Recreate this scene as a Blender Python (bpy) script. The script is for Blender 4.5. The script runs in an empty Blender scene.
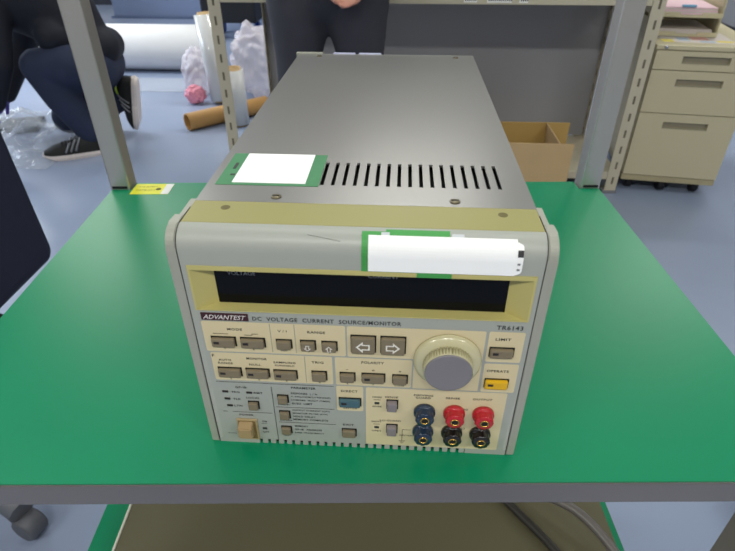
import bpy, bmesh, math, random
from mathutils import Vector, Matrix, noise
random.seed(7)
SC = bpy.context.scene
COL = SC.collection

# ------------------------------------------------------------------ camera
TH = 0.68                                   # height of the bench top
F = Vector((-0.0513, 0.8238, -0.5645)).normalized()
R = Vector((0.9981, 0.0612, -0.0012)).normalized()
U = R.cross(F).normalized(); R = F.cross(U).normalized()
cam_d = bpy.data.cameras.new('camera'); cam = bpy.data.objects.new('camera', cam_d); COL.objects.link(cam)
m = Matrix((( R.x, U.x, -F.x, 0.1265), (R.y, U.y, -F.y, -0.2505), (R.z, U.z, -F.z, 0.9992), (0, 0, 0, 1)))
cam.matrix_world = m
cam_d.sensor_width = 36; cam_d.lens = 548.88 * 36 / 735
cam_d.clip_start = 0.02; cam_d.clip_end = 60
cam_d.dof.use_dof = True; cam_d.dof.focus_distance = 0.45; cam_d.dof.aperture_fstop = 16
SC.camera = cam

# ------------------------------------------------------------------ world, exposure, lights
W = bpy.data.worlds.new('world'); SC.world = W; W.use_nodes = True
W.node_tree.nodes['Background'].inputs[0].default_value = (0.62, 0.72, 0.9, 1)
W.node_tree.nodes['Background'].inputs[1].default_value = 0.4
SC.view_settings.view_transform = 'Standard'; SC.view_settings.look = 'None'
SC.view_settings.exposure = -0.1; SC.view_settings.gamma = 1; SC.view_settings.use_curve_mapping = False

CEIL = 2.7
LAMPS = [(-1.9, 0.6), (0.1, 0.6), (2.1, 0.6), (-1.9, 3.2), (0.1, 3.2), (2.1, 3.2), (-1.9, -1.6), (0.1, -1.6), (2.1, -1.6), (-3.4, 4.9)]
LAMP_POWER = {0.6: 9, 3.2: 30, -1.6: 34, 4.9: 30}
for (x, y) in LAMPS:
    l = bpy.data.lights.new('ceiling_lamp_light', 'AREA'); l.shape = 'RECTANGLE'; l.size = 1.2; l.size_y = 0.22
    l.energy = LAMP_POWER[y]; l.color = (1.0, 0.985, 0.91)
    o = bpy.data.objects.new('ceiling_lamp_light', l); o.location = (x, y, CEIL - 0.10); COL.objects.link(o)
l = bpy.data.lights.new('window_daylight', 'AREA'); l.shape = 'RECTANGLE'; l.size = 3.2; l.size_y = 1.3
l.energy = 110; l.color = (0.82, 0.9, 1.0)
o = bpy.data.objects.new('window_daylight', l); o.location = (-4.25, 3.4, 1.55); o.rotation_euler = (0, math.radians(-90), 0); COL.objects.link(o)
o.rotation_euler = Vector((1, 0, -0.25)).to_track_quat('-Z', 'Y').to_euler()

# ------------------------------------------------------------------ materials
def srgb(r, g, b):
    f = lambda c: (c / 255 / 12.92) if c / 255 <= .04045 else ((c / 255 + .055) / 1.055) ** 2.4
    return (f(r), f(g), f(b), 1)
MATS = {}
def mat(name, rgb, rough=.5, metal=0, var=.06, scale=40, bump=0, alpha=None, coat=0, trans=0, ior=1.45, spec=.5, lin=False):
    if name in MATS: return MATS[name]
    M = bpy.data.materials.new(name); M.use_nodes = True; nt = M.node_tree; b = nt.nodes['Principled BSDF']
    c = srgb(*rgb)
    tc = nt.nodes.new('ShaderNodeTexCoord'); ns = nt.nodes.new('ShaderNodeTexNoise'); ns.inputs['Scale'].default_value = scale; ns.inputs['Detail'].default_value = 4
    nt.links.new(tc.outputs['Object'], ns.inputs['Vector'])
    mx = nt.nodes.new('ShaderNodeMix'); mx.data_type = 'RGBA'
    mx.inputs['A'].default_value = tuple(max(0, x * (1 - var)) for x in c[:3]) + (1,)
    mx.inputs['B'].default_value = tuple(min(1, x * (1 + var)) for x in c[:3]) + (1,)
    nt.links.new(ns.outputs['Fac'], mx.inputs['Factor']); nt.links.new(mx.outputs['Result'], b.inputs['Base Color'])
    b.inputs['Roughness'].default_value = rough; b.inputs['Metallic'].default_value = metal
    b.inputs['Specular IOR Level'].default_value = spec; b.inputs['IOR'].default_value = ior
    b.inputs['Coat Weight'].default_value = coat; b.inputs['Transmission Weight'].default_value = trans
    if alpha is not None: b.inputs['Alpha'].default_value = alpha
    if bump:
        bp = nt.nodes.new('ShaderNodeBump'); bp.inputs['Strength'].default_value = bump; bp.inputs['Distance'].default_value = .001
        nt.links.new(ns.outputs['Fac'], bp.inputs['Height']); nt.links.new(bp.outputs['Normal'], b.inputs['Normal'])
    MATS[name] = M; return M
def emis(name, rgb, s):
    M = bpy.data.materials.new(name); M.use_nodes = True; b = M.node_tree.nodes['Principled BSDF']
    b.inputs['Emission Color'].default_value = srgb(*rgb); b.inputs['Emission Strength'].default_value = s; b.inputs['Base Color'].default_value = srgb(*rgb)
    return M

# ------------------------------------------------------------------ mesh helpers
class MB:
    def __init__(s): s.b = bmesh.new()
    def box(s, lo, hi, bev=0, M=None, mi=0, seg=2):
        vs = [s.b.verts.new((x, y, z)) for x in (lo[0], hi[0]) for y in (lo[1], hi[1]) for z in (lo[2], hi[2])]
        fs = [s.b.faces.new([vs[i] for i in q]) for q in ((0, 1, 3, 2), (4, 6, 7, 5), (0, 4, 5, 1), (2, 3, 7, 6), (0, 2, 6, 4), (1, 5, 7, 3))]
        for f in fs: f.material_index = mi
        if bev:
            es = list({e for f in fs for e in f.edges})
            r = bmesh.ops.bevel(s.b, geom=es, offset=bev, segments=seg, affect='EDGES', profile=.5)
            vs = list({v for f in r['faces'] for v in f.verts} | {v for v in vs if v.is_valid})
            for f in r['faces']: f.material_index = mi
        if M is not None: bmesh.ops.transform(s.b, matrix=M, verts=vs)
        return s
    def lathe(s, prof, M=None, n=32, mi=0, flute=0, depth=0, caps=True):
        # prof: (radius, height) along local z
        rings = []; allv = []
        for k, (r, h) in enumerate(prof):
            ring = []
            for i in range(n):
                a = 2 * math.pi * i / n
                rr = r
                if flute and len(prof[k]) == 2 and callable(flute): rr = flute(r, a, k)
                ring.append(s.b.verts.new((rr * math.cos(a), rr * math.sin(a), h)))
            rings.append(ring); allv += ring
        for a, b in zip(rings, rings[1:]):
            for i in range(n):
                f = s.b.faces.new((a[i], a[(i + 1) % n], b[(i + 1) % n], b[i])); f.material_index = mi; f.smooth = True
        if caps:
            f = s.b.faces.new(rings[0][::-1]); f.material_index = mi
            f = s.b.faces.new(rings[-1]); f.material_index = mi
        if M is not None: bmesh.ops.transform(s.b, matrix=M, verts=allv)
        return s
    def poly(s, pts, M=None, mi=0):
        vs = [s.b.verts.new(p) for p in pts]; f = s.b.faces.new(vs); f.material_index = mi
        if M is not None: bmesh.ops.transform(s.b, matrix=M, verts=vs)
        return s
    def prism(s, pts, axis, a, b, mi=0, bev=0):
        def P(p, t): return {0: (t, p[0], p[1]), 1: (p[0], t, p[1]), 2: (p[0], p[1], t)}[axis]
        A = [s.b.verts.new(P(p, a)) for p in pts]; B = [s.b.verts.new(P(p, b)) for p in pts]
        n = len(pts); fs = [s.b.faces.new(A), s.b.faces.new(B[::-1])]
        for i in range(n): fs.append(s.b.faces.new((A[i], B[i], B[(i + 1) % n], A[(i + 1) % n])))
        for f in fs: f.material_index = mi
        if bev: bmesh.ops.bevel(s.b, geom=list({e for f in fs for e in f.edges}), offset=bev, segments=2, affect='EDGES')
        return s
    def tube(s, pts, rad, n=12, mi=0, close=True):
        pts = [Vector(p) for p in pts]; rads = rad if isinstance(rad, (list, tuple)) else [rad] * len(pts)
        rings = []; up = Vector((.13, .27, .95)).normalized()
        for i, p in enumerate(pts):
            t = (pts[min(i + 1, len(pts) - 1)] - pts[max(i - 1, 0)]).normalized()
            x = t.cross(up)
            if x.length < .05: x = t.cross(Vector((1, 0, 0)))
            x.normalize(); y = t.cross(x); up = x.cross(t)
            rings.append([s.b.verts.new(p + (x * math.cos(2 * math.pi * k / n) + y * math.sin(2 * math.pi * k / n)) * rads[i]) for k in range(n)])
        for a, b in zip(rings, rings[1:]):
            for i in range(n):
                f = s.b.faces.new((a[i], a[(i + 1) % n], b[(i + 1) % n], b[i])); f.smooth = True; f.material_index = mi
        if close:
            s.b.faces.new(rings[0][::-1]).material_index = mi; s.b.faces.new(rings[-1]).material_index = mi
        return s
    def build(s, name, mats, parent=None, loc=None, rot=None):
        bmesh.ops.recalc_face_normals(s.b, faces=s.b.faces[:])
        me = bpy.data.meshes.new(name); s.b.to_mesh(me); s.b.free()
        return mkobj(name, me, mats, parent, loc, rot)
def mkobj(name, me, mats, parent=None, loc=None, rot=None):
    if not isinstance(mats, (list, tuple)): mats = [mats]
    for m_ in mats: me.materials.append(m_)
    o = bpy.data.objects.new(name, me); COL.objects.link(o)
    if parent is not None: o.parent = parent
    if loc is not None: o.location = loc
    if rot is not None: o.rotation_euler = rot
    return o
def tag(o, label=None, cat=None, group=None, kind=None):
    if label: o['label'] = label
    if cat: o['category'] = cat
    if group: o['group'] = group
    if kind: o['kind'] = kind
    return o
def empty(name, loc=(0, 0, 0), rz=0):
    o = bpy.data.objects.new(name, None); COL.objects.link(o); o.location = loc; o.rotation_euler = (0, 0, rz); o.empty_display_size = .05
    return o
def T(x, y, z): return Matrix.Translation((x, y, z))
RXF = Matrix.Rotation(math.radians(90), 4, 'X')       # local z -> -y (sticks out of the front panel)
def frame_to(a, b):
    a, b = Vector(a), Vector(b); q = (b - a).to_track_quat('Z', 'Y'); return T(*a) @ q.to_matrix().to_4x4()

# lettering: (text, x_centre, z_centre, width, cap height) standing on a plane y
def text_mesh(bm, s, xc, zc, w, h, y, mi=0, sp=1, shear=0, thick=.0, align='C', Mx=None):
    cu = bpy.data.curves.new('t', 'FONT'); cu.body = s; cu.size = 1; cu.space_character = sp; cu.shear = shear; cu.resolution_u = 2; cu.offset = thick
    to = bpy.data.objects.new('t', cu); COL.objects.link(to)
    dg = bpy.context.evaluated_depsgraph_get(); me = bpy.data.meshes.new_from_object(to.evaluated_get(dg))
    bpy.data.objects.remove(to); bpy.data.curves.remove(cu)
    xs = [v.co.x for v in me.vertices]; ys = [v.co.y for v in me.vertices]
    if not xs: return
    x0, x1, y0, y1 = min(xs), max(xs), min(ys), max(ys)
    sx = w / (x1 - x0) if w else h / (y1 - y0); sy = h / (y1 - y0)
    st = len(bm.verts); bm.from_mesh(me); bm.verts.ensure_lookup_table()
    vs = bm.verts[st:]
    for v in vs:
        px = (v.co.x - (x0 + x1) / 2) * sx + xc; pz = (v.co.y - (y0 + y1) / 2) * sy + zc
        v.co = Vector((px, y, pz))
        if Mx is not None: v.co = Mx(px, pz)
    for f in {f for v in vs for f in v.link_faces}: f.material_index = mi
    bpy.data.meshes.remove(me)

# smooth continuous bodies: tapered limbs and ellipsoids fused by a voxel remesh
def fused(name, limbs, blobs, voxel, mt, parent, smooth=6, boxes=()):
    mb = MB()
    def sph(c, r, rot=None):
        ret = bmesh.ops.create_uvsphere(mb.b, u_segments=20, v_segments=12, radius=1)
        sc = Matrix.Diagonal((*(r if isinstance(r, tuple) else (r, r, r)), 1))
        bmesh.ops.transform(mb.b, matrix=T(*c) @ (rot.to_4x4() if rot else Matrix.Identity(4)) @ sc, verts=ret['verts'])
    for ch in limbs:
        for (a, ra), (b, rb) in zip(ch, ch[1:]):
            mb.lathe([(ra, 0), (rb, (Vector(b) - Vector(a)).length)], frame_to(a, b), n=20)
        for a, ra in ch: sph(a, ra)
    for bl in blobs: sph(*bl)
    for (lo, hi, bv, M) in boxes: mb.box(lo, hi, bv, M)
    bmesh.ops.recalc_face_normals(mb.b, faces=mb.b.faces[:])
    me = bpy.data.meshes.new(name); mb.b.to_mesh(me); mb.b.free()
    o = bpy.data.objects.new(name, me); COL.objects.link(o)
    rm = o.modifiers.new('r', 'REMESH'); rm.mode = 'VOXEL'; rm.voxel_size = voxel; rm.use_smooth_shade = True
    sm = o.modifiers.new('s', 'SMOOTH'); sm.iterations = smooth; sm.factor = .5
    dg = bpy.context.evaluated_depsgraph_get(); me2 = bpy.data.meshes.new_from_object(o.evaluated_get(dg))
    bpy.data.objects.remove(o); bpy.data.meshes.remove(me)
    for p in me2.polygons: p.use_smooth = True
    return mkobj(name, me2, mt, parent)

# ------------------------------------------------------------------ the room
floor_m = mat('vinyl_floor', (139, 151, 175), .24, var=.07, scale=3.5, spec=.5)
wall_m = mat('wall_paint', (158, 158, 162), .7, var=.03, scale=4)
XL, XR, YF, YB = -4.4, 2.97, -2.6, 6.6
def plane(name, lo, hi, m_): return tag(MB().box(lo, hi).build(name, m_), kind='structure')
plane('floor', (XL, YF, -.1), (XR, YB, 0), floor_m)
plane('ceiling', (XL, YF, CEIL), (XR, YB, CEIL + .1), mat('ceiling_board', (205, 205, 200), .9))
plane('wall_back', (XL, YB, 0), (XR, YB + .1, CEIL), wall_m)
plane('wall_front', (XL, YF - .1, 0), (XR, YF, CEIL), wall_m)
plane('wall_left', (XL - .1, YF, 0), (XL, YB, CEIL), wall_m)
plane('wall_right', (XR, YF, 0), (XR + .1, YB, CEIL), wall_m)
plane('baseboard_back', (XL, YB - .02, 0), (XR, YB, .09), mat('baseboard_dark', (52, 54, 62), .5))
plane('baseboard_right', (XR - .02, YF, 0), (XR, YB - .02, .09), MATS['baseboard_dark'])
tag(MB().box((XL, 1.8, .9), (XL + .05, 5.0, 2.2)).box((XL + .05, 1.8, .9), (XL + .07, 5.0, .94), 0, None, 1).box((XL + .05, 1.8, 2.16), (XL + .07, 5.0, 2.2), 0, None, 1)
    .box((XL + .05, 3.38, .94), (XL + .07, 3.42, 2.16), 0, None, 1).build('window_1', [emis('daylight_pane', (205, 225, 255), 1.2), mat('window_frame', (150, 152, 155), .4)]), kind='structure')

for i, (x, y) in enumerate(LAMPS):
    where = ['left of the bench', 'over the bench', 'right of the bench', 'left of the shelving', 'over the shelving', 'right of the shelving', 'behind the camera on the left', 'behind the camera', 'behind the camera on the right', 'in the far left corner'][i]
    r = tag(empty('ceiling_light', (x, y, CEIL)), 'long white fluorescent ceiling light ' + where, 'ceiling light', 'fluorescent ceiling lights')
    MB().box((-.64, -.15, -.07), (.64, .15, 0), .01).build('housing', mat('lamp_housing', (220, 220, 218), .4), r)
    MB().box((-.6, -.11, -.09), (.6, .11, -.07)).build('diffuser', MATS.setdefault('diffuser', emis('diffuser', (245, 250, 240), 2.5)), r)

# far low blue-grey partition, white cabinet with navy frame, dark trolley
blue_m = mat('blue_grey_panel', (112, 126, 156), .6, var=.05, scale=6)
pr = tag(empty('partition', (-2.3, 5.75, 0)), 'blue-grey low partition panel across the far end of the floor', 'partition')
MB().box((-.55, 0, .02), (1.75, .04, 1.2), .004).build('panel', blue_m, pr)
MB().box((-.58, -.02, 0), (1.78, .06, .02), .003).build('base_rail', mat('rail_blue', (84, 98, 128), .5), pr)
cb = tag(empty('cabinet', (-3.46, 4.9, 0)), 'white low cabinet with a navy frame at the far left', 'cabinet')
MB().box((-.4, .0, .05), (.42, .4, .75), .005).build('body', mat('white_laminate', (196, 196, 206), .4), cb)
MB().box((-.44, -.02, 0), (.50, .42, .05)).box((.42, -.02, .05), (.50, .42, .78)).box((-.44, -.02, .75), (.42, .42, .78)).build('frame', mat('navy_frame', (32, 42, 72), .4), cb)
tr = tag(empty('trolley', (-1.32, 4.9, 0)), 'black equipment trolley with blue castor wheels behind the plastic bags', 'trolley')
MB().box((-.26, -.2, .14), (.2, .25, .7), .015).build('body', mat('black_plastic', (18, 19, 24), .45), tr)
for (x, y) in ((-.2, -.14), (.12, -.14), (-.2, .18), (.12, .18)):
    c = MB().box((x - .02, y - .02, .08), (x + .02, y + .02, .14), .004).build('castor', mat('castor_fork', (150, 155, 165), .3, .8), tr)
    MB().lathe([(.045, -.018), (.05, -.012), (.05, .012), (.045, .018)], T(x, y, .05) @ Matrix.Rotation(math.radians(90), 4, 'Y'), 24).build('wheel', mat('blue_wheel', (28, 60, 150), .35), c)

# ------------------------------------------------------------------ steel shelving behind the bench
beige = mat('beige_steel', (190, 182, 160), .42, var=.03, scale=8)
dark_slot = mat('slot_dark', (104, 97, 82), .8)
grey_pan = mat('grey_panel', (160, 160, 165), .3, var=.04, scale=3)
sx0, sx1, sy0, sy1 = -.575, 1.015, 1.87, 2.30
sh = tag(empty('steel_shelving', (0, sy0, 0)), 'beige slotted steel shelving unit with a grey back panel behind the bench', 'shelving')
def post(x, y, dx, dy):
    """L-shaped slotted post, corner at x,y, flanges towards dx,dy"""
    y -= sy0; b = MB(); w = .045; t = .003
    def bb(x0, x1, y0, y1, z0, z1, mi=0): b.box((min(x0, x1), min(y0, y1), z0), (max(x0, x1), max(y0, y1), z1), 0, None, mi)
    bb(x, x + dx * w, y, y + dy * t, .0, 1.9); bb(x, x + dx * t, y + dy * t, y + dy * w, .0, 1.9)
    z = .04
    while z < 1.88:
        for side in (-1, 1):
            yy = y - dy * .0006 if side < 0 else y + dy * (t + .0006)
            bb(x + dx * .017, x + dx * .025, y + (dy * t if side > 0 else 0), yy, z, z + .03, 1)
            xx = x - dx * .0006 if side < 0 else x + dx * (t + .0006)
            bb(x + (dx * t if side > 0 else 0), xx, y + dy * .019, y + dy * .027, z, z + .03, 1)
        z += .065
    o = b.build('post', [beige, dark_slot], sh)
    MB().box((min(x - dx * .004, x + dx * .052), min(y - dy * .004, y + dy * .052), 0), (max(x - dx * .004, x + dx * .052), max(y - dy * .004, y + dy * .052), .012), .002).build('foot', mat('grey_foot', (120, 120, 122), .5), o)
post(sx0, sy0, 1, 1); post(sx1, sy0, -1, 1); post(sx0 + .10, sy1, 1, -1); post(sx1 - .042, sy1, -1, -1)
for z in (.06, .70, 1.22, 1.78):
    zt = z + .03
    b = MB().box((sx0 + .005, .006, zt - .004), (sx1 - .005, sy1 - sy0 - .006, zt)).box((sx0 + .046, .001, z), (sx1 - .046, .006, zt), .001)
    b.box((sx0 + .046, sy1 - sy0 - .02, z), (sx1 - .046, sy1 - sy0 - .015, zt - .004))
    o = b.build('shelf', beige, sh)
    if z == .70:
        for x0, w in ((.33, .045), (.41, .085), (.52, .03)):
            tb = MB().box((x0, -.0005, z + .006), (x0 + w, .001, z + .026))
            for k in range(int(w / .007)): tb.box((x0 + .004 + k * .007, -.0008, z + .011), (x0 + .008 + k * .007, -.0004, z + .019 + .003 * (k % 2)), 0, None, 1)
            tb.build('shelf_label', [mat('label_white', (235, 235, 230), .6), mat('print_dark', (50, 50, 55), .7)], o)
MB().box((sx0 + .105, sy1 - sy0 - .008, .094), (sx1 - .046, sy1 - sy0 - .005, 1.85)).build('back_panel', grey_pan, sh)

# cardboard carton on the floor in front of the shelving
card = mat('cardboard', (186, 158, 116), .8, var=.06, scale=12, bump=.1)
card_in = mat('cardboard_inner', (178, 146, 84), .8, var=.06, scale=12)
bx = tag(empty('cardboard_box', (.45, 1.6, 0)), 'open brown cardboard box on the floor in front of the shelving', 'box')
MB().box((-.12, 0, .004), (.275, .005, .306), .001).box((-.12, .005, .004), (.272, .006, .30), 0, None, 1).build('front_panel', [card, card_in], bx)
MB().box((-.12, .25, .004), (.322, .255, .296), .001).build('back_panel', card_in, bx)
MB().prism([(.255, .004), (.261, .004), (.238, .295), (.232, .295)], 1, .006, .25).build('side_panel', card, bx)
MB().box((-.12, .006, .004), (-.115, .25, .30)).build('side_panel', card, bx)
MB().box((-.115, .006, .0), (.262, .25, .004)).build('bottom_panel', card, bx)
MB().box((-.12, -.0006, .145), (.275, 0, .148)).build('printed_line', mat('card_line', (150, 120, 84), .8), bx)

# ------------------------------------------------------------------ pedestal drawers at the right
ped = tag(empty('drawer_pedestal', (1.035, 1.894, 0), -.138), 'beige three-drawer steel pedestal on castors beside the shelving', 'drawer cabinet')
ped_m = mat('pedestal_beige', (190, 181, 150), .45, var=.02, scale=6)
PW = .352
MB().box((.0, .018, .075), (PW, .55, .555), .004).box((-.003, .0, .555), (PW + .003, .556, .572), .003).build('body', ped_m, ped)
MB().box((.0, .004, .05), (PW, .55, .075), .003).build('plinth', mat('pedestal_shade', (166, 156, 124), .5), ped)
for z0, z1, hz in ((.488, .553, .523), (.331, .485, .443), (.078, .328, .284)):
    hx0, hx1, h = .095, .255, .026
    b = MB(); y0, y1 = 0, .018
    b.box((.002, y0, z0), (hx0, y1, z1)); b.box((hx1, y0, z0), (PW - .002, y1, z1))
    b.box((hx0, y0, z0), (hx1, y1, hz - h / 2)); b.box((hx0, y0, hz + h / 2), (hx1, y1, z1))
    d = b.build('drawer', ped_m, ped)
    MB().box((hx0, .013, hz - h / 2), (hx1, .0178, hz + h / 2)).box((hx0 + .001, .0, hz - h / 2 + .0005), (hx1 - .001, .003, hz - h / 2 + .004), .0005).build('handle', mat('recess_beige', (150, 143, 122), .5), d)
MB().lathe([(.006, 0), (.006, .004), (.003, .005)], T(.03, 0, .565) @ RXF, 20).build('lock', mat('chrome', (200, 200, 205), .18, 1), ped)
for (x, y) in ((.045, .06), (.30, .06), (.045, .48), (.30, .48), (.17, .05)):
    c = MB().box((x - .012, y - .012, .035), (x + .012, y + .012, .05)).build('castor', mat('castor_fork', (0, 0, 0)), ped)
    MB().lathe([(.022, -.014), (.025, -.010), (.025, .010), (.022, .014)], T(x, y, .025) @ Matrix.Rotation(math.radians(90), 4, 'Y'), 20).build('wheel', MATS['black_plastic'], c)
# coloured sheet lying on the pedestal
sheet = tag(MB().box((0, 0, 0), (.25, .20, .0008)).box((.0, .0, .0008), (.04, .05, .0011), 0, None, 1).box((.19, .02, .0008), (.245, .05, .0011), 0, None, 1)
    .box((.06, .03, .0008), (.10, .09, .0011), 0, None, 2).box((.11, .05, .0008), (.17, .12, .0011), 0, None, 3).box((.13, .01, .0008), (.18, .04, .0011), 0, None, 2)
    .build('paper_sheet', [mat('pale_paper', (205, 196, 190), .6), mat('yellow_print', (216, 200, 90), .6), mat('blue_print', (170, 185, 200), .6), mat('red_print', (210, 160, 150), .6)],
    None, (1.07, 1.94, .5722), (0, 0, -.138)), 'printed sheet with yellow and red patches on top of the drawer pedestal', 'paper')
tray = tag(empty('letter_tray', (1.075, 2.045, .573), -.138), 'beige two-tier letter tray holding papers on the drawer pedestal', 'letter tray')
tm = mat('tray_plastic', (190, 182, 150), .4)
for k, z in enumerate((.006, .071)):
    b = MB().box((-.03, 0, z), (.215, .26, z + .004)).box((-.03, -.004, z - .004), (.07, 0, z + .012)).box((.145, -.004, z - .004), (.215, 0, z + .012)).box((.07, -.004, z - .004), (.145, 0, z + .003))
    b.box((.211, 0, z + .004), (.215, .26, z + .052)).box((-.03, 0, z + .004), (-.026, .26, z + .052)).box((-.026, .256, z + .004), (.211, .26, z + .052))
    b.build('tray', tm, tray)
for x in (-.028, .213):
    for y in (.01, .23): MB().box((x - .004, y, .010), (x + .004, y + .02, .14)).build('riser', tm, tray)
pk = 0
for (z, n, cols) in ((.0105, 3, ['pale_paper']), (.0755, 5, ['pink_paper', 'pale_paper'])):
    for k in range(n):
        nm = cols[k % len(cols)]; mm_ = mat(nm, (222, 190, 200), .6) if nm == 'pink_paper' else MATS[nm]
        o = MB().box((-.018, .008 + .004 * k, 0), (.20, .225 + .003 * k, .004)).build('paper_sheets', mm_, None, (1.075, 2.045, .573 + z + k * .0045), (0, 0, -.138 + .01 * (k % 2)))
        tag(o, ['white', 'white', 'white'][k % 3] + ' paper sheets in the lower letter tray' if n == 3 else ('pink' if k % 2 == 0 else 'white') + ' paper sheets in the upper letter tray', 'paper', 'papers in the lower tray' if n == 3 else ('pink papers in the upper tray' if k % 2 == 0 else 'white papers in the upper tray'))
tag(MB().box((0, 0, 0), (.05, .009, .009), .003).build('highlighter', mat('blue_marker', (110, 165, 200), .4), None, (1.15, 2.05, .6712), (0, 0, -.138)), 'blue and white marker lying at the front of the upper letter tray', 'marker')

# ------------------------------------------------------------------ things on the floor at the left
white_roll = mat('white_foam', (225, 226, 228), .6, var=.03, scale=10)
rr = tag(empty('foam_roll', (-2.6, 3.74, .148)), 'large white roll of packing foam lying across the floor', 'roll')
def spiral(k, n=32): return None
MB().lathe([(.028, 0), (.143, 0), (.148, .004), (.148, 1.396), (.143, 1.40), (.028, 1.40)], Matrix.Rotation(math.radians(90), 4, 'Y'), 48, caps=False).build('foam', white_roll, rr)
MB().lathe([(.024, .002), (.028, .002), (.028, 1.398), (.024, 1.398), (.024, .002)], Matrix.Rotation(math.radians(90), 4, 'Y'), 32, caps=False).build('core', card, rr)
# flat white film sheet in front of the roll
tag(MB().box((-1.95, 3.18, .0005), (-1.12, 3.50, .0025)).build('film_sheet', mat('white_film', (205, 212, 225), .3, alpha=.35)), 'flat strip of white film on the floor in front of the foam roll', 'plastic film')
# stretch film rolls
film_m = mat('stretch_film', (205, 206, 205), .18, var=.04, scale=20, coat=.4)
def film_roll(a, b, r, label):
    a, b = Vector(a), Vector(b); L = (b - a).length
    e = tag(empty('stretch_film_roll', a), label, 'film roll')
    M = T(*(-a)) @ frame_to(a, b)
    MB().lathe([(.038, .012), (r, .012), (r, L - .012), (.038, L - .012)], M, 36, caps=False).build('film', film_m, e)
    MB().lathe([(.033, 0), (.038, 0), (.038, L), (.033, L), (.033, 0)], M, 32, caps=False).build('core', card, e)
film_roll((-.945, 2.98, .008), (-.985, 3.02, .49), .058, 'tall roll of clear stretch film standing behind the shelving post')
film_roll((-.735, 2.60, .0), (-.735, 2.60, .30), .05, 'short roll of clear stretch film standing on the floor beside the post')
ct = MB(); a, b = Vector((-.985, 2.50, .045)), Vector((-.64, 2.83, .045))
ct.lathe([(.038, 0), (.044, 0), (.044, (b - a).length), (.038, (b - a).length), (.038, 0)], frame_to(a, b), 32, caps=False)
tag(ct.build('cardboard_tube', mat('tube_brown', (176, 134, 78), .6, var=.05)), 'brown cardboard tube lying on the blue floor', 'tube')
# clear plastic bags
def crumple(name, c, s, seed, mt, label, cat, amp=.2, flat=True):
    bm = bmesh.new(); bmesh.ops.create_icosphere(bm, subdivisions=5, radius=1)
    for v in bm.verts:
        n = v.co.normalized(); p = n * 2.2 + Vector((seed, seed * 2, 0))
        d = 1 + amp * (abs(noise.noise(p)) * 1.6 - .4) + amp * .5 * abs(noise.noise(p * 2.2)) + .02 * noise.noise(p * 7)
        v.co = Vector((n.x * s[0] * d, n.y * s[1] * d, n.z * s[2] * d))
    zc = c[2]
    for v in bm.verts: v.co.z = max(v.co.z, -zc + .003)
    for f in bm.faces: f.smooth = True
    me = bpy.data.meshes.new(name); bm.to_mesh(me); bm.free()
    return tag(mkobj(name, me, mt, None, c), label, cat)
bag_m = mat('clear_polythene', (228, 222, 230), .25, var=.05, alpha=.5, spec=.6)
crumple('plastic_bag', (-.74, 3.14, .20), (.155, .15, .20), 3.1, bag_m, 'large crumpled clear plastic bag behind the short film roll', 'plastic bag')
crumple('plastic_bag', (-1.13, 3.17, .12), (.09, .10, .15), 8.7, bag_m, 'small clear plastic bag left of the tall film roll', 'plastic bag')
crumple('pink_foam', (-1.09, 2.96, .055), (.06, .045, .05), 5.2, mat('pink_plastic', (236, 150, 168), .5), 'pink crumpled foam sheet at the foot of the tall film roll', 'packing foam', .2)
# large clear sheet under the crouching person's hand
bm = bmesh.new(); bmesh.ops.create_grid(bm, x_segments=70, y_segments=60, size=.5)
for v in bm.verts:
    p = Vector((v.co.x * 5, v.co.y * 5, 1.3)); e = max(0, 1 - (abs(v.co.x) * 2) ** 4) * max(0, 1 - (abs(v.co.y) * 2) ** 4)
    v.co = Vector((-1.93 + v.co.x * .95, 2.36 + v.co.y * .8, .003 + e * (.16 * abs(noise.noise(p)) + .05 * abs(noise.noise(p * 3)))))
me = bpy.data.meshes.new('plastic_sheet'); bm.to_mesh(me); bm.free()
tag(mkobj('plastic_sheet', me, mat('sheet_polythene', (200, 208, 218), .15, alpha=.35, spec=.8)), 'crumpled clear plastic sheet on the floor under the crouching person', 'plastic sheet')
tag(MB().box((-.2, -.09, 0), (.2, .09, .03), .004).build('metal_plate', mat('dark_grey_metal', (60, 62, 66), .4, .5), None, (-1.98, 2.46, .0), (0, 0, .3)), 'dark grey flat plate wrapped under the clear sheet', 'plate')

# ------------------------------------------------------------------ people
skin = mat('skin', (196, 140, 122), .5, var=.04)
def hand(limb_end, dirv, palm_n, mt, parent, name, s=1, curl=.5, side=1):
    """palm + five bent fingers as chains fused into one mesh list; returns chains"""
    d = Vector(dirv).normalized(); n = Vector(palm_n); n = (n - n.dot(d) * d).normalized(); x = d.cross(n) * side; w = Vector(limb_end)
    ch = []
    for k, (off, L, r) in enumerate(((-.030, .066, .0075), (-.010, .078, .0082), (.011, .084, .0085), (.031, .076, .0082))):
        base = w + d * .02 * s + x * off * .6 * s; kn = w + d * .088 * s + x * off * s
        c = [(base, .012 * s), (kn, .0105 * s)]; ang = 0; p = kn
        for j, fr in enumerate((.45, .32, .23)):
            ang += curl * (.9 + .2 * j); q = p + (d * math.cos(ang) + n * math.sin(ang)) * L * fr * s
            c.append((q, (r - .0007 * (j + 1)) * s)); p = q
        ch.append([(tuple(a), b) for a, b in c])
    t0 = w + d * .025 * s + x * .022 * s; t1 = t0 + (d * .55 + x * .7 + n * .35).normalized() * .04 * s; t2 = t1 + (d * .8 + x * .25 + n * .5).normalized() * .03 * s; t3 = t2 + (d * .85 + n * .5).normalized() * .024 * s
    ch.append([(tuple(t0), .014 * s), (tuple(t1), .0115 * s), (tuple(t2), .0095 * s), (tuple(t3), .008 * s)])
    return ch
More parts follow.
